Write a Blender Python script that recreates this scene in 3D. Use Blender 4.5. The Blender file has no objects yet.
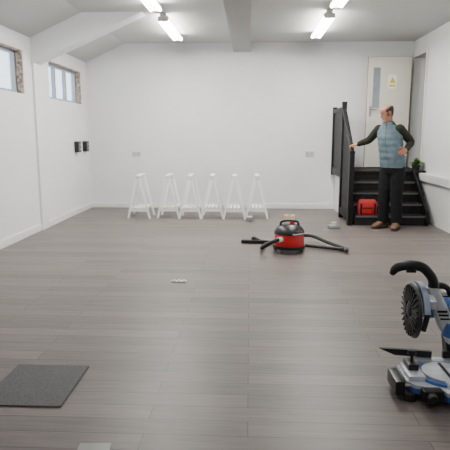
import bpy, bmesh, math, random
from mathutils import Vector, Matrix
random.seed(4)
SC = bpy.context.scene
C = SC.collection
PI = math.pi
V = Vector

# ------------------------------------------------------------------ materials
def lin(c):
    c = c/255.0
    return c/12.92 if c <= .04045 else ((c+.055)/1.055)**2.4
def col(rgb, k=1.0):
    return (min(1,lin(rgb[0])*k), min(1,lin(rgb[1])*k), min(1,lin(rgb[2])*k), 1)

def mat(name, rgb, rough=.5, metal=0, var=.08, scale=10, bump=0, bscale=80, spec=.5, rgb2=None, detail=4):
    m = bpy.data.materials.new(name); m.use_nodes = True
    nt = m.node_tree; N = nt.nodes; L = nt.links
    b = N['Principled BSDF']
    tc = N.new('ShaderNodeTexCoord')
    no = N.new('ShaderNodeTexNoise'); no.inputs['Scale'].default_value = scale; no.inputs['Detail'].default_value = detail
    L.new(tc.outputs['Object'], no.inputs['Vector'])
    r = N.new('ShaderNodeValToRGB')
    r.color_ramp.elements[0].position = .32; r.color_ramp.elements[1].position = .68
    r.color_ramp.elements[0].color = col(rgb, 1-var)
    r.color_ramp.elements[1].color = col(rgb2 or rgb, 1+var)
    L.new(no.outputs['Fac'], r.inputs['Fac']); L.new(r.outputs['Color'], b.inputs['Base Color'])
    b.inputs['Roughness'].default_value = rough; b.inputs['Metallic'].default_value = metal
    b.inputs['Specular IOR Level'].default_value = spec
    if bump:
        n2 = N.new('ShaderNodeTexNoise'); n2.inputs['Scale'].default_value = bscale; n2.inputs['Detail'].default_value = 3
        L.new(tc.outputs['Object'], n2.inputs['Vector'])
        bp = N.new('ShaderNodeBump'); bp.inputs['Strength'].default_value = bump; bp.inputs['Distance'].default_value = .01
        L.new(n2.outputs['Fac'], bp.inputs['Height']); L.new(bp.outputs['Normal'], b.inputs['Normal'])
    return m

def emit(name, rgb, s):
    m = bpy.data.materials.new(name); m.use_nodes = True
    b = m.node_tree.nodes['Principled BSDF']
    b.inputs['Base Color'].default_value = (1,1,1,1)
    b.inputs['Emission Color'].default_value = col(rgb); b.inputs['Emission Strength'].default_value = s
    return m

def floor_material():
    m = bpy.data.materials.new('grey_laminate'); m.use_nodes = True
    nt = m.node_tree; N = nt.nodes; L = nt.links; b = N['Principled BSDF']
    tc = N.new('ShaderNodeTexCoord')
    br = N.new('ShaderNodeTexBrick')
    br.offset = .37; br.offset_frequency = 2
    br.inputs['Scale'].default_value = 1
    br.inputs['Brick Width'].default_value = 1.25; br.inputs['Row Height'].default_value = .125
    br.inputs['Mortar Size'].default_value = .0022; br.inputs['Mortar Smooth'].default_value = .25
    br.inputs['Bias'].default_value = 0
    br.inputs['Color1'].default_value = col((107,99,96)); br.inputs['Color2'].default_value = col((127,117,113))
    br.inputs['Mortar'].default_value = col((68,62,60))
    L.new(tc.outputs['Object'], br.inputs['Vector'])
    mp = N.new('ShaderNodeMapping'); mp.inputs['Scale'].default_value = (1.8, 26, 1)
    L.new(tc.outputs['Object'], mp.inputs['Vector'])
    no = N.new('ShaderNodeTexNoise'); no.inputs['Scale'].default_value = 1.7; no.inputs['Detail'].default_value = 8; no.inputs['Roughness'].default_value = .74
    L.new(mp.outputs['Vector'], no.inputs['Vector'])
    rp = N.new('ShaderNodeValToRGB'); rp.color_ramp.elements[0].position = .3; rp.color_ramp.elements[1].position = .7
    rp.color_ramp.elements[0].color = (.56,.555,.55,1); rp.color_ramp.elements[1].color = (1.0,1.0,1.0,1)
    L.new(no.outputs['Fac'], rp.inputs['Fac'])
    mx = N.new('ShaderNodeMix'); mx.data_type = 'RGBA'; mx.blend_type = 'MULTIPLY'; mx.inputs['Factor'].default_value = 1
    L.new(br.outputs['Color'], mx.inputs['A']); L.new(rp.outputs['Color'], mx.inputs['B'])
    L.new(mx.outputs['Result'], b.inputs['Base Color'])
    b.inputs['Roughness'].default_value = .41; b.inputs['Specular IOR Level'].default_value = .42
    bp = N.new('ShaderNodeBump'); bp.inputs['Strength'].default_value = .1; bp.inputs['Distance'].default_value = .004
    L.new(no.outputs['Fac'], bp.inputs['Height']); L.new(bp.outputs['Normal'], b.inputs['Normal'])
    return m

def glass_material():
    m = bpy.data.materials.new('window_glass'); m.use_nodes = True
    nt = m.node_tree; N = nt.nodes; L = nt.links
    N.remove(N['Principled BSDF'])
    out = N['Material Output']
    t = N.new('ShaderNodeBsdfTransparent'); t.inputs['Color'].default_value = (.94,.97,1,1)
    g = N.new('ShaderNodeBsdfGlossy'); g.inputs['Roughness'].default_value = .05
    x = N.new('ShaderNodeMixShader'); x.inputs['Fac'].default_value = .06
    L.new(t.outputs[0], x.inputs[1]); L.new(g.outputs[0], x.inputs[2]); L.new(x.outputs[0], out.inputs['Surface'])
    return m

M = dict(
 wall = mat('white_wall_paint', (225,225,227), .75, var=.04, scale=.9, bump=.05, bscale=90),
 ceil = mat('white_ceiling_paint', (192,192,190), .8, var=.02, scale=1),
 beam = mat('ceiling_paint_shaded', (180,180,178), .8, var=.02, scale=1),  # same paint as the ceiling, with the beam's shade put into the colour
 floor = floor_material(),
 trim = mat('white_gloss_trim', (230,230,230), .45, var=.02),
 brick = mat('broken_plaster_brick', (122,98,84), .9, var=.3, scale=24, rgb2=(176,160,146), bump=.5),
 frame = mat('window_frame_paint', (160,165,174), .5, var=.05),
 glass = glass_material(),
 white = mat('white_painted_steel', (246,246,244), .4, var=.03),
 tube = emit('fluorescent_tube', (255,253,240), 60),
 plastic = mat('white_plastic', (225,225,220), .35, var=.02),
 pale = mat('pale_grey_plastic', (190,190,192), .35, var=.02),
 black = mat('black_paint', (13,13,14), .5, var=.2, spec=.3),
 blackp = mat('black_plastic', (20,20,22), .38, var=.2, scale=25),
 rubber = mat('black_rubber', (24,24,25), .7, var=.2, scale=30),
 tread = mat('black_stair_tread', (24,24,26), .65, var=.25, scale=25, bump=.2, spec=.3),
 nosing = mat('worn_grey_nosing', (92,92,94), .5, var=.15),
 riser = mat('dark_riser', (30,29,30), .7, var=.2, spec=.3),
 door = mat('off_white_door_paint', (222,219,209), .45, var=.02),
 edge = mat('door_edge_wood', (150,140,124), .6, var=.1),
 dglass = mat('wired_glass', (138,146,152), .15, var=.08),
 steel = mat('brushed_steel', (170,170,172), .3, metal=.9, var=.06),
 yellow = mat('yellow_sign', (226,196,60), .5, var=.05),
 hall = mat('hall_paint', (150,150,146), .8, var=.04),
 red = mat('red_plastic', (190,22,26), .3, var=.08),
 redbag = mat('red_fabric', (170,26,34), .7, var=.15, scale=30, bump=.15),
 grey = mat('grey_plastic', (120,122,126), .4, var=.06),
 carpet = mat('grey_carpet_tile', (112,113,113), .95, var=.22, scale=160, bump=.8, bscale=300, spec=.1),
 plate = mat('dull_metal_sheet', (128,130,126), .5, metal=.3, var=.1),
 beige = mat('beige_tape', (200,184,150), .6, var=.1),
 alu = mat('cast_aluminium', (196,201,208), .4, metal=.35, var=.1, scale=30),
 blue = mat('blue_tool_plastic', (58,96,156), .38, var=.14, scale=18),
 bluegrey = mat('blue_grey_casting', (150,164,184), .42, metal=.3, var=.12, scale=20),
 dark = mat('dark_grey_metal', (36,38,42), .45, metal=.3, var=.15),
 skin = mat('skin', (160,112,92), .65, var=.1, scale=30, spec=.25),
 hair = mat('grey_hair', (56,50,47), .85, var=.25, scale=120, bump=.5, bscale=300, spec=.2),
 eye = mat('dark_eye', (30,24,22), .2, var=.1),
 gilet = mat('grey_blue_nylon', (86,103,111), .8, var=.2, scale=9, bump=.4, bscale=18, spec=.2),
 giletd = mat('gilet_zip', (56,70,76), .5, var=.1),
 sweater = mat('dark_olive_wool', (42,44,37), .9, var=.2, scale=60, bump=.3, bscale=150, spec=.2),
 trousers = mat('black_cotton', (20,20,23), .85, var=.25, scale=20, bump=.4, bscale=24, spec=.2),
 boot = mat('brown_leather', (92,66,48), .6, var=.2, scale=40),
 sole = mat('boot_sole', (40,34,30), .8, var=.2),
 leaf = mat('leaf_green', (88,130,62), .5, var=.3, scale=40),
 pot = mat('dark_green_pot', (44,52,46), .5, var=.15),
 soil = mat('soil', (50,38,30), .95, var=.4, scale=80),
)

# ------------------------------------------------------------------ mesh helpers
def rotm(rot):
    return Matrix.Rotation(rot[2],4,'Z') @ Matrix.Rotation(rot[1],4,'Y') @ Matrix.Rotation(rot[0],4,'X')
def _bev(bm, vs, bev, seg=2):
    es = list({e for v in vs for e in v.link_edges})
    bmesh.ops.bevel(bm, geom=es, offset=bev, segments=seg, affect='EDGES', profile=.7)
def box(bm, c, s, rot=(0,0,0), bev=0, seg=2):
    mt = Matrix.Translation(c) @ rotm(rot) @ Matrix.Diagonal((s[0],s[1],s[2],1))
    r = bmesh.ops.create_cube(bm, size=1, matrix=mt)
    if bev: _bev(bm, r['verts'], bev, seg)
def box2(bm, lo, hi, bev=0):
    box(bm, [(a+b)/2 for a,b in zip(lo,hi)], [abs(b-a) for a,b in zip(lo,hi)], bev=bev)
def beam(bm, p0, p1, w, h, up=(0,0,1), bev=0):
    p0 = V(p0); p1 = V(p1); d = (p1-p0); ln = d.length; d.normalize()
    u = V(up); s = d.cross(u)
    if s.length < 1e-4: s = d.cross(V((0,1,0)))
    s.normalize(); u = s.cross(d)
    R = Matrix((s, d, u)).transposed().to_4x4()
    mt = Matrix.Translation((p0+p1)/2) @ R @ Matrix.Diagonal((w,ln,h,1))
    r = bmesh.ops.create_cube(bm, size=1, matrix=mt)
    if bev: _bev(bm, r['verts'], bev)
def loft(bm, rings, cap=True):
    vs = [[bm.verts.new(p) for p in r] for r in rings]
    n = len(vs[0])
    for a, b in zip(vs, vs[1:]):
        for i in range(n):
            j = (i+1) % n
            bm.faces.new((a[i],a[j],b[j],b[i]))
    if cap:
        bm.faces.new(vs[0][::-1]); bm.faces.new(vs[-1])
def ell(c, ax, ay, rx, ry, n=20, pw=2.0):
    out = []
    for i in range(n):
        t = 2*PI*i/n; ct = math.cos(t); st = math.sin(t)
        k = 2.0/pw
        out.append(V(c) + V(ax)*rx*math.copysign(abs(ct)**k,ct) + V(ay)*ry*math.copysign(abs(st)**k,st))
    return out
def catmull(pts, k=6):
    P = [V(p) for p in pts]; out = []
    for i in range(len(P)-1):
        p0 = P[max(i-1,0)]; p1 = P[i]; p2 = P[i+1]; p3 = P[min(i+2,len(P)-1)]
        for j in range(k):
            t = j/k
            out.append(.5*((2*p1)+(p2-p0)*t+(2*p0-5*p1+4*p2-p3)*t*t+(3*p1-p0-3*p2+p3)*t**3))
    out.append(P[-1]); return out
def tube(bm, pts, rad, n=12, k=0, round_ends=False):
    P = [V(p) for p in pts]
    R = list(rad) if hasattr(rad,'__len__') else [rad]*len(P)
    if k:
        R2 = []
        for i in range(len(P)-1):
            for j in range(k): R2.append(R[i]+(R[i+1]-R[i])*j/k)
        R2.append(R[-1]); P = catmull(P,k); R = R2
    if round_ends:
        d0 = (P[0]-P[1]).normalized(); d1 = (P[-1]-P[-2]).normalized()
        r0, r1 = R[0], R[-1]
        P = [P[0]+d0*r0*.9, P[0]+d0*r0*.6]+P+[P[-1]+d1*r1*.6, P[-1]+d1*r1*.9]
        R = [r0*.4, r0*.8]+R+[r1*.8, r1*.4]
    rings = []; s = None
    for i in range(len(P)):
        d = (P[min(i+1,len(P)-1)]-P[max(i-1,0)]).normalized()
        if s is None:
            s = d.cross(V((0,0,1)))
            if s.length < 1e-3: s = d.cross(V((0,1,0)))
        s = (s - d*s.dot(d)).normalized(); u = s.cross(d)
        rings.append(ell(P[i], s, u, R[i], R[i], n))
    loft(bm, rings)
def cyl(bm, p0, p1, r, r1=None, n=24):
    tube(bm, [p0,p1], [r, r if r1 is None else r1], n)
def lathe(bm, prof, c=(0,0,0), axis='Z', n=36):
    A = {'Z':((1,0,0),(0,1,0),(0,0,1)), 'X':((0,1,0),(0,0,1),(1,0,0)), 'Y':((0,0,1),(1,0,0),(0,1,0))}[axis]
    rings = [ell(V(c)+V(A[2])*z, A[0], A[1], max(r,.0008), max(r,.0008), n) for r, z in prof]
    loft(bm, rings)
def annulus(bm, c, r0, r1, x0, x1, n=40, axis='X'):
    A = {'X':(V((0,1,0)),V((0,0,1)),V((1,0,0))), 'Z':(V((1,0,0)),V((0,1,0)),V((0,0,1)))}[axis]
    prof = [(r0,x0),(r1,x0),(r1,x1),(r0,x1)]
    rings = [ell(V(c)+A[2]*x, A[0], A[1], r, r, n) for r, x in prof]
    vs = [[bm.verts.new(p) for p in r] for r in rings]; vs.append(vs[0])
    for a, b in zip(vs, vs[1:]):
        for i in range(n):
            j = (i+1)%n; bm.faces.new((a[i],a[j],b[j],b[i]))
def prism(bm, poly, d, axis='z'):
    """poly: 3D points of one face, extruded by vector d"""
    a = [bm.verts.new(p) for p in poly]; b = [bm.verts.new(V(p)+V(d)) for p in poly]
    n = len(a)
    bm.faces.new(a); bm.faces.new(b[::-1])
    for i in range(n):
        j = (i+1)%n; bm.faces.new((a[i],b[i],b[j],a[j]))
def blob(bm, c, r, rot=None, sub=3):
    mt = Matrix.Translation(c) @ (rot.to_4x4() if rot else Matrix()) @ Matrix.Diagonal((r[0],r[1],r[2],1))
    bmesh.ops.create_icosphere(bm, subdivisions=sub, radius=1, matrix=mt)

def rootloc(o):
    while o.parent: o = o.parent
    return V(o.location)
def link_mesh(name, me, m, parent, origin=None):
    o = bpy.data.objects.new(name, me); C.objects.link(o)
    if m: me.materials.append(m)
    if parent:
        o.parent = parent; me.transform(Matrix.Translation(-rootloc(parent)))
    elif origin is not None:
        me.transform(Matrix.Translation(-V(origin))); o.location = origin
    return o
def obj(name, bm, m, parent=None, origin=None, ang=38):
    bmesh.ops.recalc_face_normals(bm, faces=bm.faces[:])
    me = bpy.data.meshes.new(name); bm.to_mesh(me); bm.free()
    for p in me.polygons: p.use_smooth = True
    me.set_sharp_from_angle(angle=math.radians(ang))
    return link_mesh(name, me, m, parent, origin)
def solid(name, bm, m, parent, voxel=.008, it=3, fac=.5):
    bmesh.ops.recalc_face_normals(bm, faces=bm.faces[:])
    me = bpy.data.meshes.new(name); bm.to_mesh(me); bm.free()
    t = bpy.data.objects.new('tmp', me); C.objects.link(t)
    r = t.modifiers.new('r','REMESH'); r.mode = 'VOXEL'; r.voxel_size = voxel
    s = t.modifiers.new('s','SMOOTH'); s.factor = fac; s.iterations = it
    dg = bpy.context.evaluated_depsgraph_get(); dg.update()
    me2 = bpy.data.meshes.new_from_object(t.evaluated_get(dg))
    bpy.data.objects.remove(t); bpy.data.meshes.remove(me)
    me2.name = name
    for p in me2.polygons: p.use_smooth = True
    return link_mesh(name, me2, m, parent)
def tag(o, label, cat, group=None):
    o['label'] = label; o['category'] = cat
    if group: o['group'] = group
    return o
def thing(name, label, cat, loc, group=None):
    o = bpy.data.objects.new(name, None); C.objects.link(o); o.location = loc
    o.empty_display_size = .1
    return tag(o, label, cat, group)
def struct(name, bm, m, parent=None):
    o = obj(name, bm, m, parent)
    o['kind'] = 'structure'
    return o
def dup(root, loc, label):
    r = root.copy(); C.objects.link(r); r.location = loc; r['label'] = label
    for ch in root.children:
        c = ch.copy(); C.objects.link(c); c.parent = r
        for g in ch.children:
            d = g.copy(); C.objects.link(d); d.parent = c
    return r
NB = bmesh.new

# ------------------------------------------------------------------ room
XL, XR, YB, YF, H, HS = -2.90, 2.78, 9.45, -3.0, 2.88, 2.57
bm = NB(); box2(bm, (XL-.3,YF-.2,-.1), (XR+.3,YB+.2,0)); struct('floor', bm, M['floor'])
WZ0, WZ1 = 1.83, 2.37
WIN = [(5.25,6.82), (7.68,9.15)]
bm = NB(); x0, x1 = XL-.18, XL
box2(bm, (x0,YF,0), (x1,YB,WZ0)); box2(bm, (x0,YF,WZ1), (x1,YB,HS))
ys = [YF, WIN[0][0], WIN[0][1], WIN[1][0], WIN[1][1], YB]
for a, b in ((ys[0],ys[1]),(ys[2],ys[3]),(ys[4],ys[5])): box2(bm, (x0,a,WZ0), (x1,b,WZ1))
struct('wall_left', bm, M['wall'])
bm = NB(); box2(bm, (XL-.25,YB,0), (XR+.17,YB+.15,3.0)); struct('wall_back', bm, M['wall'])
bm = NB(); box2(bm, (XL-.25,YF-.15,0), (XR+.17,YF,3.0)); struct('wall_front', bm, M['wall'])
DY0, DY1, DZ0, DZ1 = 8.74, 9.36, .75, 2.60
bm = NB(); a, b = XR, XR+.17
box2(bm, (a,YF,0), (b,DY0,3.0)); box2(bm, (a,DY1,0), (b,YB,3.0)); box2(bm, (a,DY0,0), (b,DY1,DZ0)); box2(bm, (a,DY0,DZ1), (b,DY1,3.0))
struct('wall_right', bm, M['wall'])
# hall behind the doorway
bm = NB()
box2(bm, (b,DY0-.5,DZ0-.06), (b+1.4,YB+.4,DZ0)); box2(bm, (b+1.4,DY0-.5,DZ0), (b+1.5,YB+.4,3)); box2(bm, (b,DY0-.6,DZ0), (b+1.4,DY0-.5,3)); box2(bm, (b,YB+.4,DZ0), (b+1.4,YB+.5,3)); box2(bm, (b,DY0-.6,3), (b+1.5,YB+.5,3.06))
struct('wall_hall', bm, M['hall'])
bm = NB()
prism(bm, [(XL-.25,YF,HS),(XL,YF,HS),(-2.2,YF,H),(-2.2,YF,3.02),(XL-.25,YF,3.02)], (0,YB-YF,0))
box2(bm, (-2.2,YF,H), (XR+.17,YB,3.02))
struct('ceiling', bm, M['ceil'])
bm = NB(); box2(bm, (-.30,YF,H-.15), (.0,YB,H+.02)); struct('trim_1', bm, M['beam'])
bm = NB()
prism(bm, [(XL,7.08,2.235),(-1.40,7.08,H),(-2.2,7.08,H+.02),(XL,7.08,HS+.02)], (0,.24,0))
struct('trim_2', bm, M['wall'])
bm = NB(); box2(bm, (XL,7.08,0), (XL+.03,7.32,2.26)); struct('trim_3', bm, M['wall'])
# broken plaster at the window jambs
for n,(ya,yb) in enumerate(WIN):
    bm = NB(); box2(bm, (XL-.085,yb-.02,WZ0), (XL-.01,yb,WZ1)); box2(bm, (XL-.06,ya,WZ1-.012), (XL-.012,yb,WZ1)); struct('trim_%d'%(4+n), bm, M['brick'])
# right-hand boxing and door frame
bm = NB(); box2(bm, (2.70,3.0,0), (XR,8.40,.62)); box2(bm, (2.655,3.0,.61), (XR,8.40,.725), bev=.012); struct('trim_6', bm, M['trim'])
bm = NB()
box2(bm, (XR-.02,DY0-.06,DZ0), (XR+.1,DY0,DZ1+.06)); box2(bm, (XR-.02,DY1,DZ0), (XR+.1,DY1+.05,DZ1+.06)); box2(bm, (XR-.02,DY0,DZ1), (XR+.1,DY1,DZ1+.06))
struct('trim_7', bm, M['door'])
bm = NB(); box2(bm, (XL,YF,0), (XL+.018,YB,.09), bev=.003); struct('baseboard_left', bm, M['trim'])
bm = NB(); box2(bm, (XL+.018,YB-.018,0), (1.42,YB,.09), bev=.003); struct('baseboard_back', bm, M['trim'])
# windows
for n,(ya,yb) in enumerate(WIN):
    bm = NB(); xo = XL-.115; w = .045
    box2(bm, (xo-.03,ya,WZ0), (xo+.02,yb,WZ0+w)); box2(bm, (xo-.03,ya,WZ1-w), (xo+.02,yb,WZ1))
    k = 2 if n == 0 else 3
    for i in range(k+1):
        yc = ya+w/2+(yb-ya-w)*i/k
        ww = .03 if 0 < i < k else w/2
        box2(bm, (xo-.03,yc-ww,WZ0+w), (xo+.02,yc+ww,WZ1-w))
    fr = struct('window_%d'%(n+1), bm, M['frame'])
    for i in range(k):
        p0 = ya+w/2+(yb-ya-w)*i/k; p1 = ya+w/2+(yb-ya-w)*(i+1)/k
        bm = NB(); box2(bm, (xo-.008,p0,WZ0+w*.8), (xo-.004,p1,WZ1-w*.8)); obj('pane', bm, M['glass'], fr)
# door leaf opened flat against the back wall
bm = NB()
dx0, dx1, dy = 1.985, 2.70, 9.27
gx0, gx1, gz0, gz1 = 2.075, 2.195, 1.76, 2.43
box2(bm, (dx0,dy,.765), (gx0,dy+.042,DZ1)); box2(bm, (gx1,dy,.765), (dx1,dy+.042,DZ1)); box2(bm, (gx0,dy,.765), (gx1,dy+.042,gz0)); box2(bm, (gx0,dy,gz1), (gx1,dy+.042,DZ1))
door = struct('door_1', bm, M['door'])
bm = NB(); box2(bm, (dx0-.006,dy+.002,.765), (dx0-.0002,dy+.04,DZ1)); box2(bm, (dx0-.006,dy+.002,DZ1+.0002), (dx1,dy+.04,DZ1+.008)); obj('lipping', bm, M['edge'], door)
bm = NB(); box2(bm, (gx0,dy+.012,gz0), (gx1,dy+.02,gz1)); obj('glass_panel', bm, M['dglass'], door)
bm = NB(); box2(bm, (dx0+.04,dy-.008,1.62), (dx0+.08,dy,1.80), bev=.003); cyl(bm, (dx0+.06,dy-.05,1.74), (dx0+.06,dy,1.74), .009); tube(bm, [(dx0+.06,dy-.05,1.74),(dx0+.17,dy-.05,1.74)], .009, round_ends=True); obj('door_handle', bm, M['steel'], door)
for z in (1.0,1.7,2.4):
    bm = NB(); cyl(bm, (dx1+.004,dy+.02,z-.05), (dx1+.004,dy+.02,z+.05), .008); obj('hinge', bm, M['steel'], door)
sg = thing('warning_sign', 'small yellow warning notice on a white sheet stuck to the open door', 'sign', (2.395,dy,2.10))
bm = NB(); box2(bm, (2.325,dy-.004,2.08), (2.465,dy-.0005,2.31)); obj('sheet', bm, M['white'], sg)
bm = NB(); prism(bm, [(2.345,dy-.006,2.175),(2.445,dy-.006,2.175),(2.395,dy-.006,2.275)], (0,.0018,0)); obj('yellow_triangle', bm, M['yellow'], sg)
bm = NB(); box2(bm, (2.345,dy-.006,2.115),(2.445,dy-.0042,2.15)); obj('yellow_strip', bm, M['yellow'], sg)

# ------------------------------------------------------------------ fluorescent battens
def light_fitting(x, y0, label):
    t = thing('fluorescent_light', label, 'light', (x,y0,H), 'twin tube ceiling lights')
    L = 1.46
    bm = NB(); box2(bm, (x-.04,y0,H-.05), (x+.04,y0+L,H-.001), bev=.006); obj('housing', bm, M['white'], t)
    for s in (-1,1):
        bm = NB(); cyl(bm, (x+s*.055,y0+.04,H-.085), (x+s*.055,y0+L-.04,H-.085), .019, n=12); obj('tube', bm, M['tube'], t)
    for e in (.02, L-.02):
        bm = NB(); box2(bm, (x-.07,y0+e-.018,H-.10), (x+.07,y0+e+.018,H-.04), bev=.006); obj('end_cap', bm, M['plastic'], t)
    return t
f0 = light_fitting(-1.15, 7.18, 'lit twin-tube ceiling light left of the beam, the one nearer the back wall')
dup(f0, (-1.15,5.20,H), 'lit twin-tube ceiling light left of the beam, cut off by the top of the photo')
dup(f0, (1.0,7.08,H), 'lit twin-tube ceiling light right of the beam, the one nearer the back wall')
dup(f0, (1.0,5.12,H), 'lit twin-tube ceiling light right of the beam, cut off by the top of the photo')
def lamp(name, loc, sx, sy, power, color=(1,.985,.955), rot=(0,0,0)):
    l = bpy.data.lights.new(name,'AREA'); l.shape = 'RECTANGLE'; l.size = sx; l.size_y = sy; l.energy = power; l.color = color
    o = bpy.data.objects.new(name, l); C.objects.link(o); o.location = loc; o.rotation_euler = rot
    return o
for x in (-1.15,1.0):
    for y, pw_ in ((7.85,34),(6.0,32),(3.2,17),(1.0,9),(-1.4,8)):  # lamps beyond the modelled fittings are unseen fill, added without tubes
        lamp('tube_and_fill_lamp', (x,y,H-.115), .12, 1.4, pw_)
lp = bpy.data.lights.new('hall_fill_light','POINT'); lp.energy = 4; lp.shadow_soft_size = .1  # added fill light, no fitting, keeps the hall from going dark
lo = bpy.data.objects.new('hall_fill_light', lp); C.objects.link(lo); lo.location = (3.6,9.0,2.6)

# ------------------------------------------------------------------ wall fittings
def wall_box(y, label):
    z = 1.115
    t = thing('power_socket', label, 'socket', (XL,y,z), 'black sockets by the left rear corner')
    bm = NB(); box2(bm, (XL+.0005,y-.08,z-.09), (XL+.07,y+.08,z+.09), bev=.01); obj('back_box', bm, M['blackp'], t)
    bm = NB(); box2(bm, (XL+.0705,y-.05,z-.055), (XL+.078,y+.05,z+.055), bev=.003); obj('faceplate', bm, M['grey'], t)
    for s in (-1,1):
        bm = NB(); box2(bm, (XL+.078,y+s*.02-.006,z-.02), (XL+.081,y+s*.02+.006,z+.02)); obj('slot', bm, M['black'], t)
wall_box(8.72, 'black boxed socket on the left wall, the one further from the corner')
wall_box(9.16, 'black boxed socket on the left wall, the one right beside the corner')
def plate_socket(x, z, label):
    t = thing('wall_socket', label, 'socket', (x,YB,z))
    bm = NB(); box2(bm, (x-.075,YB-.012,z-.045), (x+.075,YB-.0005,z+.045), bev=.004); obj('faceplate', bm, M['pale'], t)
    for s in (-1,1):
        for u0,u1,w0,w1 in ((-.012,-.006,-.012,.006),(.006,.012,-.012,.006),(-.004,.004,.012,.024)):
            bm = NB(); box2(bm, (x+s*.035+u0,YB-.0145,z+w0), (x+s*.035+u1,YB-.012,z+w1)); obj('pin_hole', bm, M['black'], t)
plate_socket(-2.04, .97, 'pale double socket on the back wall above the trestles')
plate_socket(1.06, .98, 'pale double socket on the back wall beside the black railing')

# ------------------------------------------------------------------ staircase
SX0, SX1, SY0, RUN, RISE = 1.525, 2.56, 7.70, .19, .15
LY = SY0+4*RUN
st = thing('staircase', 'short black staircase of five steps rising to a landing at the door', 'staircase', (2.0,SY0,0))
for i in range(4):
    y = SY0+i*RUN; z = RISE*(i+1)
    bm = NB(); box2(bm, (SX0+.02,y-.02,z-.035), (SX1,y+RUN,z), bev=.004); tr = obj('tread', bm, M['tread'], st)
    bm = NB(); box2(bm, (SX0+.025,y-.026,z-.03), (SX1-.005,y-.0205,z-.004)); obj('nosing', bm, M['nosing'], tr)
for i in range(5):
    y = SY0+i*RUN
    bm = NB(); box2(bm, (SX0+.02,y,RISE*i), (SX1,y+.015,RISE*(i+1)-.035)); obj('riser', bm, M['riser'], st)
bm = NB(); box2(bm, (SX0+.02,LY-.02,.715), (XR-.001,YB-.001,.75), bev=.003); obj('landing', bm, M['tread'], st)
bm = NB(); prism(bm, [(SX1+.002,SY0-.03,0),(SX1+.002,SY0-.03,.2),(SX1+.002,LY,.8),(SX1+.002,LY,0)], (.035,0,0)); obj('stringer', bm, M['black'], st)
bm = NB(); box2(bm, (SX0-.012,LY+.005,0), (SX0+.018,YB-.02,.64)); o = obj('side_panel', bm, M['wall'], st); o['label'] = 'white boarded side under the landing'
bm = NB(); prism(bm, [(SX0-.014,SY0+.05,0),(SX0-.014,SY0+.05,.24),(SX0-.014,LY-.02,.80),(SX0-.014,YB-.02,.80),(SX0-.014,YB-.02,.641),(SX0-.014,LY,.641),(SX0-.014,LY,0)], (.033,0,0)); obj('stringer', bm, M['black'], st)

px = 1.47
rl = thing('stair_railing', 'black wooden railing with upright slats along the open side of the stairs', 'railing', (px,SY0,0))
def post(y, z0, z1, w=.07):
    bm = NB(); box2(bm, (px-w/2,y-w/2,z0), (px+w/2,y+w/2,z1), bev=.005); box2(bm, (px-w/2-.004,y-w/2-.004,z1-.001), (px+w/2+.004,y+w/2+.004,z1+.02), bev=.006); obj('post', bm, M['black'], rl)
post(SY0, 0, 1.06); post(LY, 0, 1.80); post(9.38, .62, 1.76)
bm = NB(); beam(bm, (px,SY0-.01,1.06), (px,LY,1.70), .06, .06, bev=.012); obj('handrail', bm, M['black'], rl)
bm = NB(); beam(bm, (px,LY,1.71), (px,9.38,1.71), .06, .07, bev=.012); obj('handrail', bm, M['black'], rl)
bm = NB(); beam(bm, (px,LY,.70), (px,9.38,.70), .05, .12, bev=.006); obj('bottom_rail', bm, M['black'], rl)
bm = NB(); beam(bm, (px,SY0,.12), (px,LY,.12), .05, .1, bev=.006); obj('bottom_rail', bm, M['black'], rl)
sl = .64/.76
for i in range(7):
    y = SY0+.085+i*.09
    bm = NB(); box2(bm, (px-.012,y-.034,.1), (px+.012,y+.034,1.05+(y-SY0)*sl)); obj('slat', bm, M['black'], rl)
for i in range(10):
    y = LY+.09+i*.082
    bm = NB(); box2(bm, (px-.012,y-.036,.72), (px+.012,y+.036,1.69)); obj('slat', bm, M['black'], rl)

# red tool bag on the first step
bx, by, bz = 1.735, 7.785, .151
tb = thing('tool_bag', 'red tool bag with a black handle on the bottom step beside the man', 'bag', (bx,by,bz))
bm = NB()
loft(bm, [ell((bx,by,bz+z),(1,0,0),(0,1,0),w,d,28,5) for z,w,d in ((0,.125,.062),(.02,.138,.07),(.15,.14,.07),(.2,.125,.055),(.225,.105,.03))]); obj('body', bm, M['redbag'], tb)
bm = NB(); tube(bm, [(bx-.07,by,bz+.2),(bx-.06,by,bz+.27),(bx,by,bz+.29),(bx+.06,by,bz+.27),(bx+.07,by,bz+.2)], .01, 10, 5); obj('handle', bm, M['black'], tb)
bm = NB(); box2(bm, (bx-.085,by-.078,bz+.03), (bx+.06,by-.066,bz+.11), bev=.004); po = obj('pocket', bm, M['red'], tb)
bm = NB(); box2(bm, (bx-.085,by-.081,bz+.095), (bx+.06,by-.077,bz+.112)); obj('pocket_zip', bm, M['black'], po)
bm = NB(); box2(bm, (bx-.1,by-.006,bz+.222), (bx+.1,by+.006,bz+.23)); obj('zip', bm, M['black'], tb)
for s in (-1,1):
    bm = NB(); box2(bm, (bx+s*.1-.012,by-.076,bz+.012), (bx+s*.1+.012,by-.069,bz+.17)); obj('strap', bm, M['black'], tb)

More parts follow.
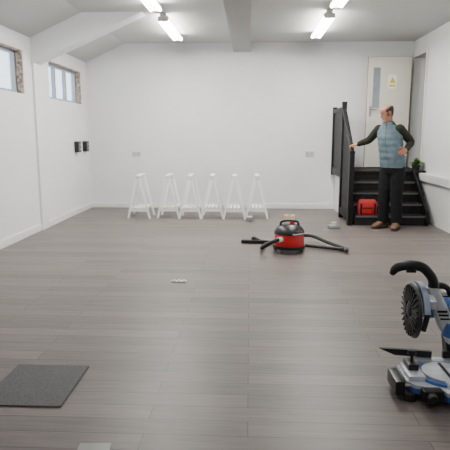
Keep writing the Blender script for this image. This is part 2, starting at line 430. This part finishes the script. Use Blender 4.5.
# potted plants on the landing
def plant(x, y, z, label, seed, hgt, n=44):
    rd = random.Random(seed)
    t = thing('potted_plant', label, 'plant', (x,y,z))
    bm = NB(); lathe(bm, [(.05,0),(.055,.01),(.068,.07),(.073,.075),(.073,.09),(.062,.09),(.06,.075),(0,.075)], (x,y,z)); obj('pot', bm, M['pot'], t)
    bm = NB(); lathe(bm, [(.059,.074),(.05,.08),(0,.082)], (x,y,z), n=20); obj('soil', bm, M['soil'], t)
    bm = NB()
    for i in range(n):
        a = rd.uniform(0,2*PI); el = rd.uniform(.5,1.48); ln = rd.uniform(.5,1)*hgt
        d = V((math.cos(a)*math.cos(el),math.sin(a)*math.cos(el),math.sin(el))); s = d.cross(V((0,0,1))).normalized()
        b = V((x,y,z+.075)); m_ = b+d*ln*.6; e = b+d*ln+V((0,0,-.05)); w = .028
        v = [bm.verts.new(p) for p in (b, m_-s*w, e, m_+s*w)]; c_ = bm.verts.new(m_+V((0,0,-.008)))
        for q in range(4): bm.faces.new((v[q],v[(q+1)%4],c_))
    obj('foliage', bm, M['leaf'], t)
plant(2.46, 8.92, .751, 'taller leafy green plant in a dark pot on the landing behind the man', 3, .29, 70)
plant(2.655, 8.57, .751, 'smaller leafy green plant in a dark pot at the right edge of the landing', 9, .19, 60)

# ------------------------------------------------------------------ trestles
def trestle(x, y, label):
    t = thing('trestle', label, 'trestle', (x,y,0), 'white trestles standing in a row')
    w0, w1, L, h = .172, .018, .2, .69
    bm = NB(); box2(bm, (x-.034,y-L-.03,h-.03), (x+.034,y+L+.03,h), bev=.005); obj('top_bar', bm, M['white'], t)
    for sy in (-1,1):
        for sx in (-1,1):
            bm = NB(); beam(bm, (x+sx*w0,y+sy*L,.003), (x+sx*w1,y+sy*L,h-.03), .033, .022, up=(0,1,0), bev=.003); obj('leg', bm, M['white'], t)
        z = .14; f = z/(h-.03); xx = w0+(w1-w0)*f
        bm = NB(); beam(bm, (x-xx,y+sy*(L-.02),z), (x+xx,y+sy*(L-.02),z), .016, .05, bev=.003); obj('end_rail', bm, M['white'], t)
    for sx in (-1,1):
        bm = NB(); beam(bm, (x+sx*(xx-.025),y-L,.173), (x+sx*(xx-.025),y+L,.173), .03, .018, bev=.003); obj('side_rail', bm, M['white'], t)
    for q in (-.6,0,.6):
        bm = NB(); beam(bm, (x+q*xx*.7,y-L,.175), (x+q*xx*.7,y+L,.175), .04, .014, bev=.003); obj('shelf_slat', bm, M['white'], t)
    return t
tx = [-1.745,-1.285,-.933,-.585,-.235,.115]
names = ['leftmost white trestle in the row of six against the back wall','second white trestle from the left in the row','third white trestle from the left in the row','fourth white trestle from the left in the row','fifth white trestle from the left in the row, second from the railing end','rightmost white trestle in the row of six']
t0 = trestle(tx[0], 8.34, names[0])
for i in range(1,6): dup(t0, (tx[i], 8.34+(.055 if i % 2 else 0), 0), names[i])

# ------------------------------------------------------------------ vacuum cleaner
vx, vy = .453, 5.87
vc = thing('vacuum_cleaner', 'red and black drum vacuum cleaner with its black wand on the floor', 'vacuum cleaner', (vx,vy,0))
bm = NB(); lathe(bm, [(.13,.045),(.158,.05),(.168,.07),(.17,.11),(.165,.2),(.16,.215)], (vx,vy,0)); obj('drum', bm, M['red'], vc)
bm = NB(); annulus(bm, (vx,vy,0), .155, .182, .05, .085, axis='Z'); obj('bumper', bm, M['blackp'], vc)
bm = NB(); lathe(bm, [(.163,.213),(.17,.216),(.17,.235),(.16,.26),(.13,.295),(.09,.315),(.05,.322),(0,.324)], (vx,vy,0)); hd = obj('lid', bm, M['blackp'], vc)
bm = NB(); tube(bm, [(vx-.1,vy,.29),(vx-.09,vy,.345),(vx,vy,.36),(vx+.09,vy,.345),(vx+.1,vy,.29)], .013, 10, 5); obj('carry_handle', bm, M['blackp'], hd)
bm = NB(); box(bm, (vx+.03,vy+.0,.335), (.05,.04,.02), bev=.005); obj('switch', bm, M['red'], hd)
bm = NB()
ring = [[V((vx+math.sin(a)*.1735,vy-math.cos(a)*.1735,z)) for a in [math.radians(d) for d in range(8,66,6)]] for z in (.222,.236)]
for i in range(len(ring[0])-1):
    bm.faces.new([bm.verts.new(p) for p in (ring[0][i],ring[0][i+1],ring[1][i+1],ring[1][i])])
bmesh.ops.remove_doubles(bm, verts=bm.verts[:], dist=1e-4); obj('label_band', bm, M['plastic'], hd)
for sx in (-1,1):
    bm = NB(); lathe(bm, [(0,-.02),(.05,-.02),(.058,-.012),(.058,.012),(.05,.02),(0,.02)], (vx+sx*.15,vy+.1,.058), 'X', 24); obj('wheel', bm, M['blackp'], vc)
    bm = NB(); lathe(bm, [(0,-.01),(.022,-.01),(.025,0),(.022,.01),(0,.01)], (vx+sx*.09,vy-.11,.025), 'X', 16); cyl(bm, (vx+sx*.09,vy-.11,.03), (vx+sx*.09,vy-.11,.055), .008, n=10); obj('castor', bm, M['grey'], vc)
bm = NB(); cyl(bm, (vx-.09,vy-.12,.165), (vx-.135,vy-.175,.17), .03); o = obj('hose_socket', bm, M['plastic'], vc); o['label'] = 'pale round hose inlet'
hp = [(vx-.13,vy-.17,.17),(vx-.21,vy-.22,.15),(vx-.31,vy-.04,.05),(vx-.24,vy+.28,.03),(vx+.0,vy+.58,.03),(vx+.28,vy+.58,.08),(vx+.48,vy+.30,.05),(vx+.62,vy+.06,.035)]
pts = catmull(hp, 30); rr = [.0215 if i % 2 else .018 for i in range(len(pts))]
bm = NB(); tube(bm, pts, rr, 10); obj('hose', bm, M['rubber'], vc, ang=80)
wa, wb = V((.07,6.34,.035)), V((1.03,5.90,.03))
bm = NB(); tube(bm, [wa, wa.lerp(wb,.62)], [.017,.017], 12); tube(bm, [wa.lerp(wb,.55), wb], [.021,.021], 12); obj('wand', bm, M['blackp'], vc)
bm = NB(); tube(bm, [wb, wb+V((.04,-.03,.005)), wb+V((.06,-.07,.01)), wb+V((.05,-.13,.01))], [.023,.027,.028,.023], 12, 4, True); obj('wand_handle', bm, M['blackp'], vc)
bm = NB(); box(bm, (.05,6.33,.022), (.29,.09,.04), (0,0,-.12), .012); tube(bm, [(.04,6.36,.04),(.06,6.36,.06),wa+V((.06,-.02,0))], [.022,.023,.02], 12, 4); obj('floor_head', bm, M['blackp'], vc)

# ------------------------------------------------------------------ small things on the floor
cx, cy = -.63, 4.57
ps = thing('plastic_clip', 'small white plastic strip lying alone on the open floor', 'strip', (cx,cy,0))
bm = NB(); box2(bm, (cx-.07,cy-.02,.001), (cx+.07,cy+.02,.012), bev=.004); obj('strip', bm, M['plastic'], ps)
for s in (-1,0,1):
    bm = NB(); cyl(bm, (cx+s*.045,cy,.0115), (cx+s*.045,cy,.022), .011, n=14); obj('stud', bm, M['plastic'], ps)
bm = NB(); box2(bm, (-1.322,2.33,.001), (-.91,2.787,.009), bev=.003); tag(obj('carpet_tile', bm, M['carpet'], None, (-1.116,2.56,0)), 'grey square carpet tile lying on the floor at the left', 'carpet tile')
bm = NB(); box(bm, (-.645,1.945,.004), (.135,.18,.006), (0,0,.06), .002); tag(obj('metal_plate', bm, M['plate'], None, (-.645,1.945,0)), 'dull grey metal sheet lying on the floor at the bottom edge', 'plate')
tp = thing('tape_roll', 'beige roll of tape lying on the floor behind the red vacuum', 'tape', (.63,8.2,0))
bm = NB(); annulus(bm, (.63,8.2,0), .035, .085, .001, .07, axis='Z', n=28); obj('tape', bm, M['beige'], tp)
bm = NB(); annulus(bm, (.63,8.2,0), .03, .036, .0, .072, axis='Z', n=28); obj('core', bm, M['dark'], tp)
rt = thing('round_tin', 'small pale grey round tin on the floor in front of the rightmost trestle', 'tin', (.0,8.0,0))
bm = NB(); lathe(bm, [(.05,.001),(.052,.005),(.052,.06)], (.0,8.0,0), n=28); obj('tin', bm, M['grey'], rt)
bm = NB(); lathe(bm, [(.054,.058),(.055,.062),(.055,.072),(.05,.076),(0,.076)], (.0,8.0,0), n=28); obj('lid', bm, M['pale'], rt)
gx, gy = 1.2, 7.42
gb = thing('battery_charger', 'small grey tool charger on the floor between the vacuum and the stairs', 'charger', (gx,gy,0))
bm = NB(); loft(bm, [ell((gx,gy,z),(1,0,0),(0,1,0),w,d,24,4) for z,w,d in ((.001,.08,.06),(.01,.085,.065),(.045,.08,.06),(.06,.06,.045))]); obj('case', bm, M['grey'], gb)
bm = NB(); box2(bm, (gx-.03,gy-.03,.058), (gx+.03,gy+.03,.085), bev=.006); obj('cradle', bm, M['beige'], gb)

# ------------------------------------------------------------------ mitre saw
sw = thing('mitre_saw', 'blue and silver mitre saw with black handle at the right edge', 'power saw', (1.02,2.60,0))
bm = NB()
poly = [(.80,2.54),(.83,2.49),(.90,2.46),(.945,2.46),(.965,2.40),(1.085,2.40),(1.105,2.46),(1.18,2.46),(1.27,2.49),(1.30,2.54),(1.30,2.72),(1.24,2.78),(.88,2.78),(.80,2.72)]
prism(bm, [(x,y,.035) for x,y in poly], (0,0,.026)); obj('base', bm, M['blue'], sw)
bm = NB()
prism(bm, [(1.04+(x-1.04)*.98,2.60+(y-2.60)*.98,.061) for x,y in poly], (0,0,.018))
for x0_,x1_ in ((.815,.90),(1.14,1.285)): box2(bm, (x0_,2.53,.078), (x1_,2.71,.104), bev=.004)
box2(bm, (.89,2.715,.078), (1.23,2.775,.108), bev=.005); obj('table', bm, M['alu'], sw)
bm = NB(); annulus(bm, (1.02,2.60,0), .122, .142, .075, .094, axis='Z', n=48); obj('scale_ring', bm, M['blue'], sw)
bm = NB(); cyl(bm, (1.02,2.60,.074), (1.02,2.60,.104), .118, n=40); prism(bm, [(x,y,.072) for x,y in ((.978,2.52),(.988,2.33),(1.052,2.33),(1.062,2.52))], (0,0,.034)); tt = obj('turntable', bm, M['alu'], sw)
bm = NB(); box2(bm, (1.012,2.35,.1065), (1.028,2.70,.108)); obj('blade_slot', bm, M['black'], tt)
bm = NB(); lathe(bm, [(0,-.10),(.022,-.10),(.03,-.085),(.03,-.04),(.016,-.03),(.016,.04)], (1.02,2.32,.075), 'Y', 20); obj('lock_knob', bm, M['blackp'], sw)
for x,y in ((.81,2.50),(1.27,2.50),(.84,2.74),(1.25,2.74)):
    bm = NB(); lathe(bm, [(.036,0),(.038,.008),(.032,.037)], (x,y,0), n=18); obj('foot', bm, M['rubber'], sw)
# folded side support: two rods with a black end grip
for y in (2.52,2.60):
    bm = NB(); cyl(bm, (.76,y,.06), (.90,y,.06), .009, n=12); obj('support_rod', bm, M['steel'], sw)
bm = NB(); box2(bm, (.735,2.48,.025), (.785,2.65,.10), bev=.014); obj('support_end', bm, M['blackp'], sw)
bm = NB(); box2(bm, (.85,2.41,.025), (.95,2.465,.085), bev=.012); obj('front_grip', bm, M['blackp'], sw)
bm = NB(); lathe(bm, [(0,-.03),(.02,-.03),(.026,-.02),(.026,.0),(.012,.005),(.012,.05)], (.89,2.41,.055), 'Y', 18); obj('bevel_knob', bm, M['blackp'], sw)
bm = NB(); prism(bm, [(.715,2.755,.16),(.80,2.755,.122),(1.0,2.755,.108),(1.0,2.755,.145),(.86,2.755,.154)], (0,.018,0)); obj('fence', bm, M['dark'], sw)
bm = NB(); prism(bm, [(1.06,2.755,.108),(1.32,2.755,.108),(1.29,2.755,.16),(1.06,2.755,.145)], (0,.018,0)); obj('fence', bm, M['dark'], sw)
bm = NB(); box2(bm, (.83,2.60,.104), (.885,2.70,.135), bev=.008); obj('stop_block', bm, M['blackp'], sw)
bm = NB(); cyl(bm, (.86,2.65,.13), (.86,2.65,.175), .008, n=12); lathe(bm, [(0,.17),(.02,.17),(.024,.18),(.02,.198),(0,.2)], (.86,2.65,0), n=16); obj('clamp_knob', bm, M['blackp'], sw)
# slanting arm joining the head to the back of the base
bm = NB()
prism(bm, [(1.10,2.78,.06),(1.22,2.78,.06),(1.20,2.78,.30),(1.12,2.78,.40),(1.06,2.78,.40),(1.06,2.78,.34)], (0,.07,0)); obj('pivot_arm', bm, M['dark'], sw)
bm = NB(); lathe(bm, [(0,2.745),(.03,2.745),(.034,2.755),(.034,2.779),(0,2.779)], (1.15,0,.2), 'Y', 24); obj('hinge_bolt', bm, M['alu'], sw)
for x in (1.08,1.16):
    bm = NB(); cyl(bm, (x,2.66,.40), (x,3.08,.40), .012, n=14); obj('slide_rail', bm, M['steel'], sw)
bm = NB(); box2(bm, (1.05,2.84,.36), (1.20,2.92,.435), bev=.01); obj('rail_block', bm, M['dark'], sw)
hc = (0,2.80,.365)
bm = NB(); lathe(bm, [(0,.9055),(.137,.9055),(.137,.9085),(0,.9085)], hc, 'X', 60); obj('blade', bm, M['alu'], sw)
# rounded black guard with radial ribs
bm = NB(); lathe(bm, [(0,.882),(.05,.880),(.10,.880),(.135,.884),(.15,.892),(.152,.902),(.10,.9045),(0,.9045)], hc, 'X', 48)
for i in range(26):
    a = 2*PI*i/26; c_ = V((.878,hc[1]+math.cos(a)*.098,hc[2]+math.sin(a)*.098))
    box(bm, c_, (.009,.085,.008), (a,0,0))
obj('blade_guard', bm, M['blackp'], sw)
bm = NB(); lathe(bm, [(0,.868),(.022,.868),(.034,.874),(.036,.8815),(0,.8815)], hc, 'X', 24); obj('arbor', bm, M['dark'], sw)
bm = NB()
arc = [(.912,hc[1]+math.cos(a)*.158,hc[2]+math.sin(a)*.158) for a in [math.radians(d) for d in range(10,171,8)]]
prism(bm, arc, (.03,0,0)); obj('upper_guard', bm, M['bluegrey'], sw)
bm = NB(); box(bm, (.96,2.72,.45), (.035,.11,.05), (.3,0,0), .012); obj('guard_cover', bm, M['alu'], sw)
bm = NB(); box(bm, (.935,2.69,.345), (.024,.026,.12), (0,.2,0), .008); obj('guard_arm', bm, M['dark'], sw)
bm = NB(); lathe(bm, [(0,.945),(.055,.945),(.06,.955),(.06,1.0),(.054,1.01),(.052,1.16),(.04,1.18),(0,1.18)], (0,2.80,.385), 'X', 28); mo = obj('motor', bm, M['blue'], sw)
bm = NB(); lathe(bm, [(.05,1.165),(.052,1.19),(.036,1.21),(0,1.21)], (0,2.80,.385), 'X', 24); obj('motor_cap', bm, M['blackp'], mo)
bm = NB(); loft(bm, [ell(c_,(1,0,0),(0,1,0),a,b,20,4) for c_,a,b in (((1.11,2.72,.20),.02,.02),((1.10,2.72,.215),.04,.03),((1.055,2.73,.31),.046,.034),((1.005,2.75,.43),.042,.034),((.97,2.75,.51),.03,.028))]); fc = obj('gear_housing', bm, M['alu'], sw)
bm = NB(); box(bm, (1.068,2.69,.285), (.075,.03,.07), (0,.4,0), .008); obj('front_cover', bm, M['blue'], fc)
for z,x_ in ((.35,1.038),(.37,1.03),(.39,1.022)):
    bm = NB(); box(bm, (x_,2.708,z), (.05,.012,.009)); obj('vent', bm, M['black'], fc)
bm = NB(); tube(bm, [(.765,2.75,.59),(.785,2.75,.617),(.84,2.75,.63),(.91,2.75,.622),(.955,2.75,.585),(.98,2.75,.54),(.985,2.76,.48)], [.018,.026,.027,.027,.026,.026,.032], 14, 5, True); hn = obj('handle', bm, M['blackp'], sw)
bm = NB(); box(bm, (.86,2.75,.60), (.05,.02,.02), (0,0,0), .005); obj('trigger', bm, M['dark'], hn)
bm = NB(); tube(bm, [(.99,2.80,.50),(1.05,2.82,.50),(1.10,2.85,.47),(1.12,2.87,.42)], [.018,.018,.016,.016], 10, 6); obj('carry_bar', bm, M['rubber'], sw)

# ------------------------------------------------------------------ person
PX, PY = 1.99, 7.45
pe = thing('person', 'balding man in grey-blue gilet and black trousers, one hand on the stair railing', 'person', (PX,PY,0))
F = V((-.66,-.75,0)).normalized()
R = V((F.y, -F.x, 0))          # his right-hand side
def lean(z): return V((-.075*max(0,z-.9)/.5, 0, 0))
def B(a, b, z): return V((PX,PY,z)) + R*a + F*b + lean(z)
def trunk(bm, rows, n=28, pw=2.3):
    loft(bm, [ell(B(0,o,z), R, F, a, b, n, pw) for z,a,b,o in rows])
shR, shL = B(.155,0,1.39), B(-.155,0,1.39)
elR, wrR = V((1.69,7.67,1.235)), V((1.555,7.735,1.178))
elL, wrL = V((2.225,7.47,1.215)), V((2.125,7.315,1.11))
hipR, hipL = B(.08,0,.88), B(-.08,0,.88)
knR, knL = B(.095,.03,.48), B(-.085,.015,.48)
anR, anL = B(.105,0,.09), B(-.09,-.02,.09)
tR = (F*.9+R*.2).normalized(); tL = (F*.95-R*.25).normalized()
HC = V((1.868,7.425,1.60)); HF = V((-.93,-.20,-.30)).normalized()
HL = V((0,0,1)).cross(HF).normalized(); HU = HF.cross(HL).normalized()
HM = Matrix((HF,HL,HU)).transposed()
HS_ = .96
def Hp(x,y,z): return HC + HM @ (V((x,y,z))*HS_)

def hand(bm, wrist, d, up, curl, side):
    """d: pointing direction, up: back-of-hand normal, side: +1/-1 thumb side along d x up"""
    d = V(d).normalized(); up = V(up); up = (up-d*up.dot(d)).normalized(); s = d.cross(up)*side
    w = V(wrist)
    loft(bm, [ell(w+d*t, s, up, a, b, 16, 2.6) for t,a,b in ((-.02,.026,.02),(.01,.03,.019),(.04,.038,.017),(.075,.042,.015),(.095,.038,.011))])
    for k,(off,ln,r) in enumerate(((1.5,.068,.0088),(.5,.078,.009),(-.5,.072,.0088),(-1.5,.056,.0078))):
        p = w + d*.082 + s*off*.0195; dd = d.copy(); uu = up.copy(); pts = [p-d*.02, p]
        for fr,an in ((.45,.35),(.3,.9),(.25,.7)):
            nd = dd*math.cos(curl*an) - uu*math.sin(curl*an); uu = uu*math.cos(curl*an) + dd*math.sin(curl*an); dd = nd
            p = p + dd*ln*fr; pts.append(p)
        tube(bm, pts, [r*1.1,r*1.05,r,r*.95,r*.8], 10, 2, True)
    tb_ = w + s*.025 + d*.02
    tube(bm, [tb_-s*.01, tb_+s*.022+d*.025-up*.006, tb_+s*.034+d*.05-up*.016, tb_+s*.03+d*.072-up*.024], [.014,.012,.0105,.0085], 10, 3, True)

# head built from its side profile: height, face line, back line, half width
PROF = [(-.120,.070,.022,.020),(-.111,.080,.002,.032),(-.096,.083,-.022,.043),(-.076,.078,-.046,.052),(-.055,.083,-.062,.057),(-.035,.083,-.075,.062),(-.010,.082,-.086,.067),(.010,.080,-.093,.070),(.030,.087,-.098,.073),(.050,.086,-.100,.075),(.070,.078,-.097,.074),(.090,.061,-.086,.066),(.104,.040,-.066,.051),(.113,.015,-.040,.031),(.117,-.003,-.022,.012)]
def head_rings(grow=0, n=32, sub=1):
    P = catmull([V((a,b,c)) for a,b,c in [(p[1],p[2],p[3]) for p in PROF]], sub); Z = catmull([V((p[0],0,0)) for p in PROF], sub)
    out = []
    for q, zz in zip(P, Z):
        f_, b_, w_ = q; c_ = (f_+b_)/2; rx = (f_-b_)/2+grow; ry = w_+grow
        out.append([(c_+rx*math.copysign(abs(math.cos(t))**.9,math.cos(t)), ry*math.copysign(abs(math.sin(t))**.9,math.sin(t)), zz[0]*(1+grow*4)) for t in [2*PI*i/n for i in range(n)]])
    return out

bm = NB()
trunk(bm, [(.80,.12,.095,0),(.86,.15,.112,0),(.95,.152,.112,0),(1.06,.142,.108,.01),(1.2,.15,.112,.008),(1.31,.164,.108,0),(1.385,.15,.085,-.005),(1.43,.105,.066,-.005),(1.46,.064,.058,0)])
tube(bm, [B(0,0,1.42), HC+V((.034,.02,-.11)), HC+V((.022,.012,-.04))], [.062,.055,.056], 16, 3)
for h_,k_,a_,t_ in ((hipR,knR,anR,tR),(hipL,knL,anL,tL)):
    tube(bm, [h_, h_.lerp(k_,.5), k_, k_.lerp(a_,.35), a_], [.082,.072,.054,.053,.038], 16, 3, True)
    g = V((a_.x,a_.y,.035)); tube(bm, [g-t_*.05, g+t_*.05, g+t_*.15], [.032,.034,.026], 12, 3, True)
for s_,e_,w_ in ((shR,elR,wrR),(shL,elL,wrL)):
    tube(bm, [s_, s_.lerp(e_,.5), e_, e_.lerp(w_,.5), w_], [.05,.044,.037,.033,.026], 14, 3, True)
hand(bm, wrR, V((-.98,.1,-.18)), V((-.15,0,1)), .95, -1)
hand(bm, wrL, V((-.66,-.58,-.28)), V((.52,-.77,.1)), .35, 1)
loft(bm, [[Hp(*p) for p in r] for r in head_rings(0, 32, 3)])
tube(bm, [Hp(.080,0,.022), Hp(.090,0,.0), Hp(.099,0,-.020), Hp(.086,0,-.031)], [.0075,.009,.011,.009], 10, 3, True)
for s_ in (-1,1):
    blob(bm, Hp(.087,s_*.010,-.025), (.010,.008,.007), HM)
    blob(bm, Hp(-.006,s_*.073,-.004), (.016,.010,.028), HM)
blob(bm, Hp(.081,0,-.053), (.008,.021,.0055), HM); blob(bm, Hp(.079,0,-.064), (.008,.019,.006), HM)
body = solid('body', bm, M['skin'], pe, .005, 2, .4)
# hair: short cropped band round back and sides
hb = NB()
loft(hb, [[V(p) for p in r] for r in head_rings(.0025, 64, 8)], cap=False)
def keep(c):
    x,y,z = c
    if z > .084-.40*max(0,x+.03) or z < -.066 or x > .046: return False
    if z < .030 and x > -.030:
        return .008 < x < .030 and z > -.030 and abs(y) > .04      # sideburn in front of the ear
    return True
kill = [v for v in hb.verts if not keep(v.co)]
bmesh.ops.delete(hb, geom=kill, context='VERTS')
for v in hb.verts: v.co = Hp(*v.co)
bmesh.ops.recalc_face_normals(hb, faces=hb.faces[:])
r_ = bmesh.ops.solidify(hb, geom=hb.faces[:], thickness=.004)
hair = obj('hair', hb, M['hair'], pe, ang=80)
for s_ in (-1,1):
    bm = NB(); blob(bm, Hp(.0745,s_*.030,.008), (.006,.010,.0045), HM, 2); obj('eye', bm, M['eye'], pe)
    bm = NB(); tube(bm, [Hp(.0865,s_*.014,.026),Hp(.0835,s_*.03,.030),Hp(.073,s_*.044,.027)], [.0025,.0038,.0025], 8, 3, True); obj('eyebrow', bm, M['hair'], pe)
# sweater
bm = NB()
trunk(bm, [(1.2,.148,.11,0),(1.31,.17,.112,0),(1.39,.158,.092,-.005),(1.44,.108,.074,-.005),(1.485,.074,.068,0),(1.50,.07,.064,-.01)])
tube(bm, [shR, shR.lerp(elR,.5), elR, elR.lerp(wrR,.5), elR.lerp(wrR,.93)], [.066,.059,.051,.045,.037], 16, 3, True)
tube(bm, [shL, shL.lerp(elL,.5), elL, elL.lerp(wrL,.5), elL.lerp(wrL,.93)], [.068,.061,.053,.047,.039], 16, 3, True)
solid('sweater', bm, M['sweater'], pe, .008, 3)
# gilet
bm = NB(); rows = []
base = [(.865,.174,.134,.0),(.90,.178,.14,0),(.95,.176,.138,0),(1.06,.168,.132,.01),(1.2,.17,.132,.008),(1.31,.177,.125,0),(1.38,.168,.104,-.004),(1.425,.13,.086,-.004),(1.46,.088,.078,0),(1.485,.083,.075,-.004),(1.495,.076,.07,-.004)]
zs = [.865+i*.0145 for i in range(50)]
for z in zs:
    if z > 1.495: break
    for (z0,a0,b0,o0),(z1,a1,b1,o1) in zip(base,base[1:]):
        if z0 <= z <= z1+1e-6:
            t = (z-z0)/(z1-z0); q = 0.006*abs(math.sin((z-.80)*PI/.087)) if z < 1.36 else 0
            rows.append((z, a0+(a1-a0)*t+q-.004, b0+(b1-b0)*t+q-.004, o0+(o1-o0)*t)); break
trunk(bm, rows, 40, 2.3)
gi = obj('gilet', bm, M['gilet'], pe, ang=60)
bm = NB()
for (z0,a0,b0,o0),(z1,a1,b1,o1) in zip(rows,rows[1:]):
    beam(bm, B(0,o0+b0+.001,z0), B(0,o1+b1+.001,z1), .01, .005, up=F)
obj('zip', bm, M['giletd'], gi)
for s_ in (-1,1):
    bm = NB(); beam(bm, B(s_*.09,.118,.93), B(s_*.115,.104,1.06), .012, .012, up=F); obj('pocket_edge', bm, M['giletd'], gi)
# trousers
bm = NB()
trunk(bm, [(.78,.135,.11,0),(.84,.164,.126,0),(.95,.164,.124,0),(1.0,.16,.12,0)])
for h_,k_,a_ in ((hipR,knR,anR),(hipL,knL,anL)):
    tube(bm, [h_, h_.lerp(k_,.5), k_, k_.lerp(a_,.5), a_+V((0,0,-.02))], [.1,.094,.08,.076,.074], 18, 4)
solid('trousers', bm, M['trousers'], pe, .009, 3)
# boots
for a_,t_ in ((anR,tR),(anL,tL)):
    s_ = t_.cross(V((0,0,1)))
    bm = NB(); g = V((a_.x,a_.y,0))
    loft(bm, [ell(g+t_*p+V((0,0,zc)), s_, V((0,0,1)), w, hh, 18, 2.6) for p,zc,w,hh in ((-.085,.055,.025,.03),(-.075,.06,.038,.042),(0,.07,.045,.052),(.08,.058,.05,.04),(.15,.046,.05,.03),(.195,.04,.036,.022),(.205,.036,.02,.012))])
    tube(bm, [g+V((0,0,.07))-t_*.02, g+V((0,0,.15))-t_*.01], [.05,.05], 18)
    bo = obj('boot', bm, M['boot'], pe, ang=70)
    bm = NB(); loft(bm, [ell(g+t_*.058+V((0,0,z)), t_, s_, .155, .052, 28, 3.2) for z in (.001,.024)]); obj('sole', bm, M['sole'], bo)

# ------------------------------------------------------------------ world and camera
w = bpy.data.worlds.new('World'); SC.world = w; w.use_nodes = True
bg = w.node_tree.nodes['Background']; bg.inputs['Color'].default_value = (.86,.93,1,1); bg.inputs['Strength'].default_value = 3.4
cd = bpy.data.cameras.new('Camera'); cam = bpy.data.objects.new('Camera', cd); C.objects.link(cam)
cam.location = (0,0,1.31); cam.rotation_euler = (math.radians(90-9.73),0,math.radians(2.69))
cd.lens = 42; cd.sensor_width = 36; cd.clip_start = .05
SC.camera = cam
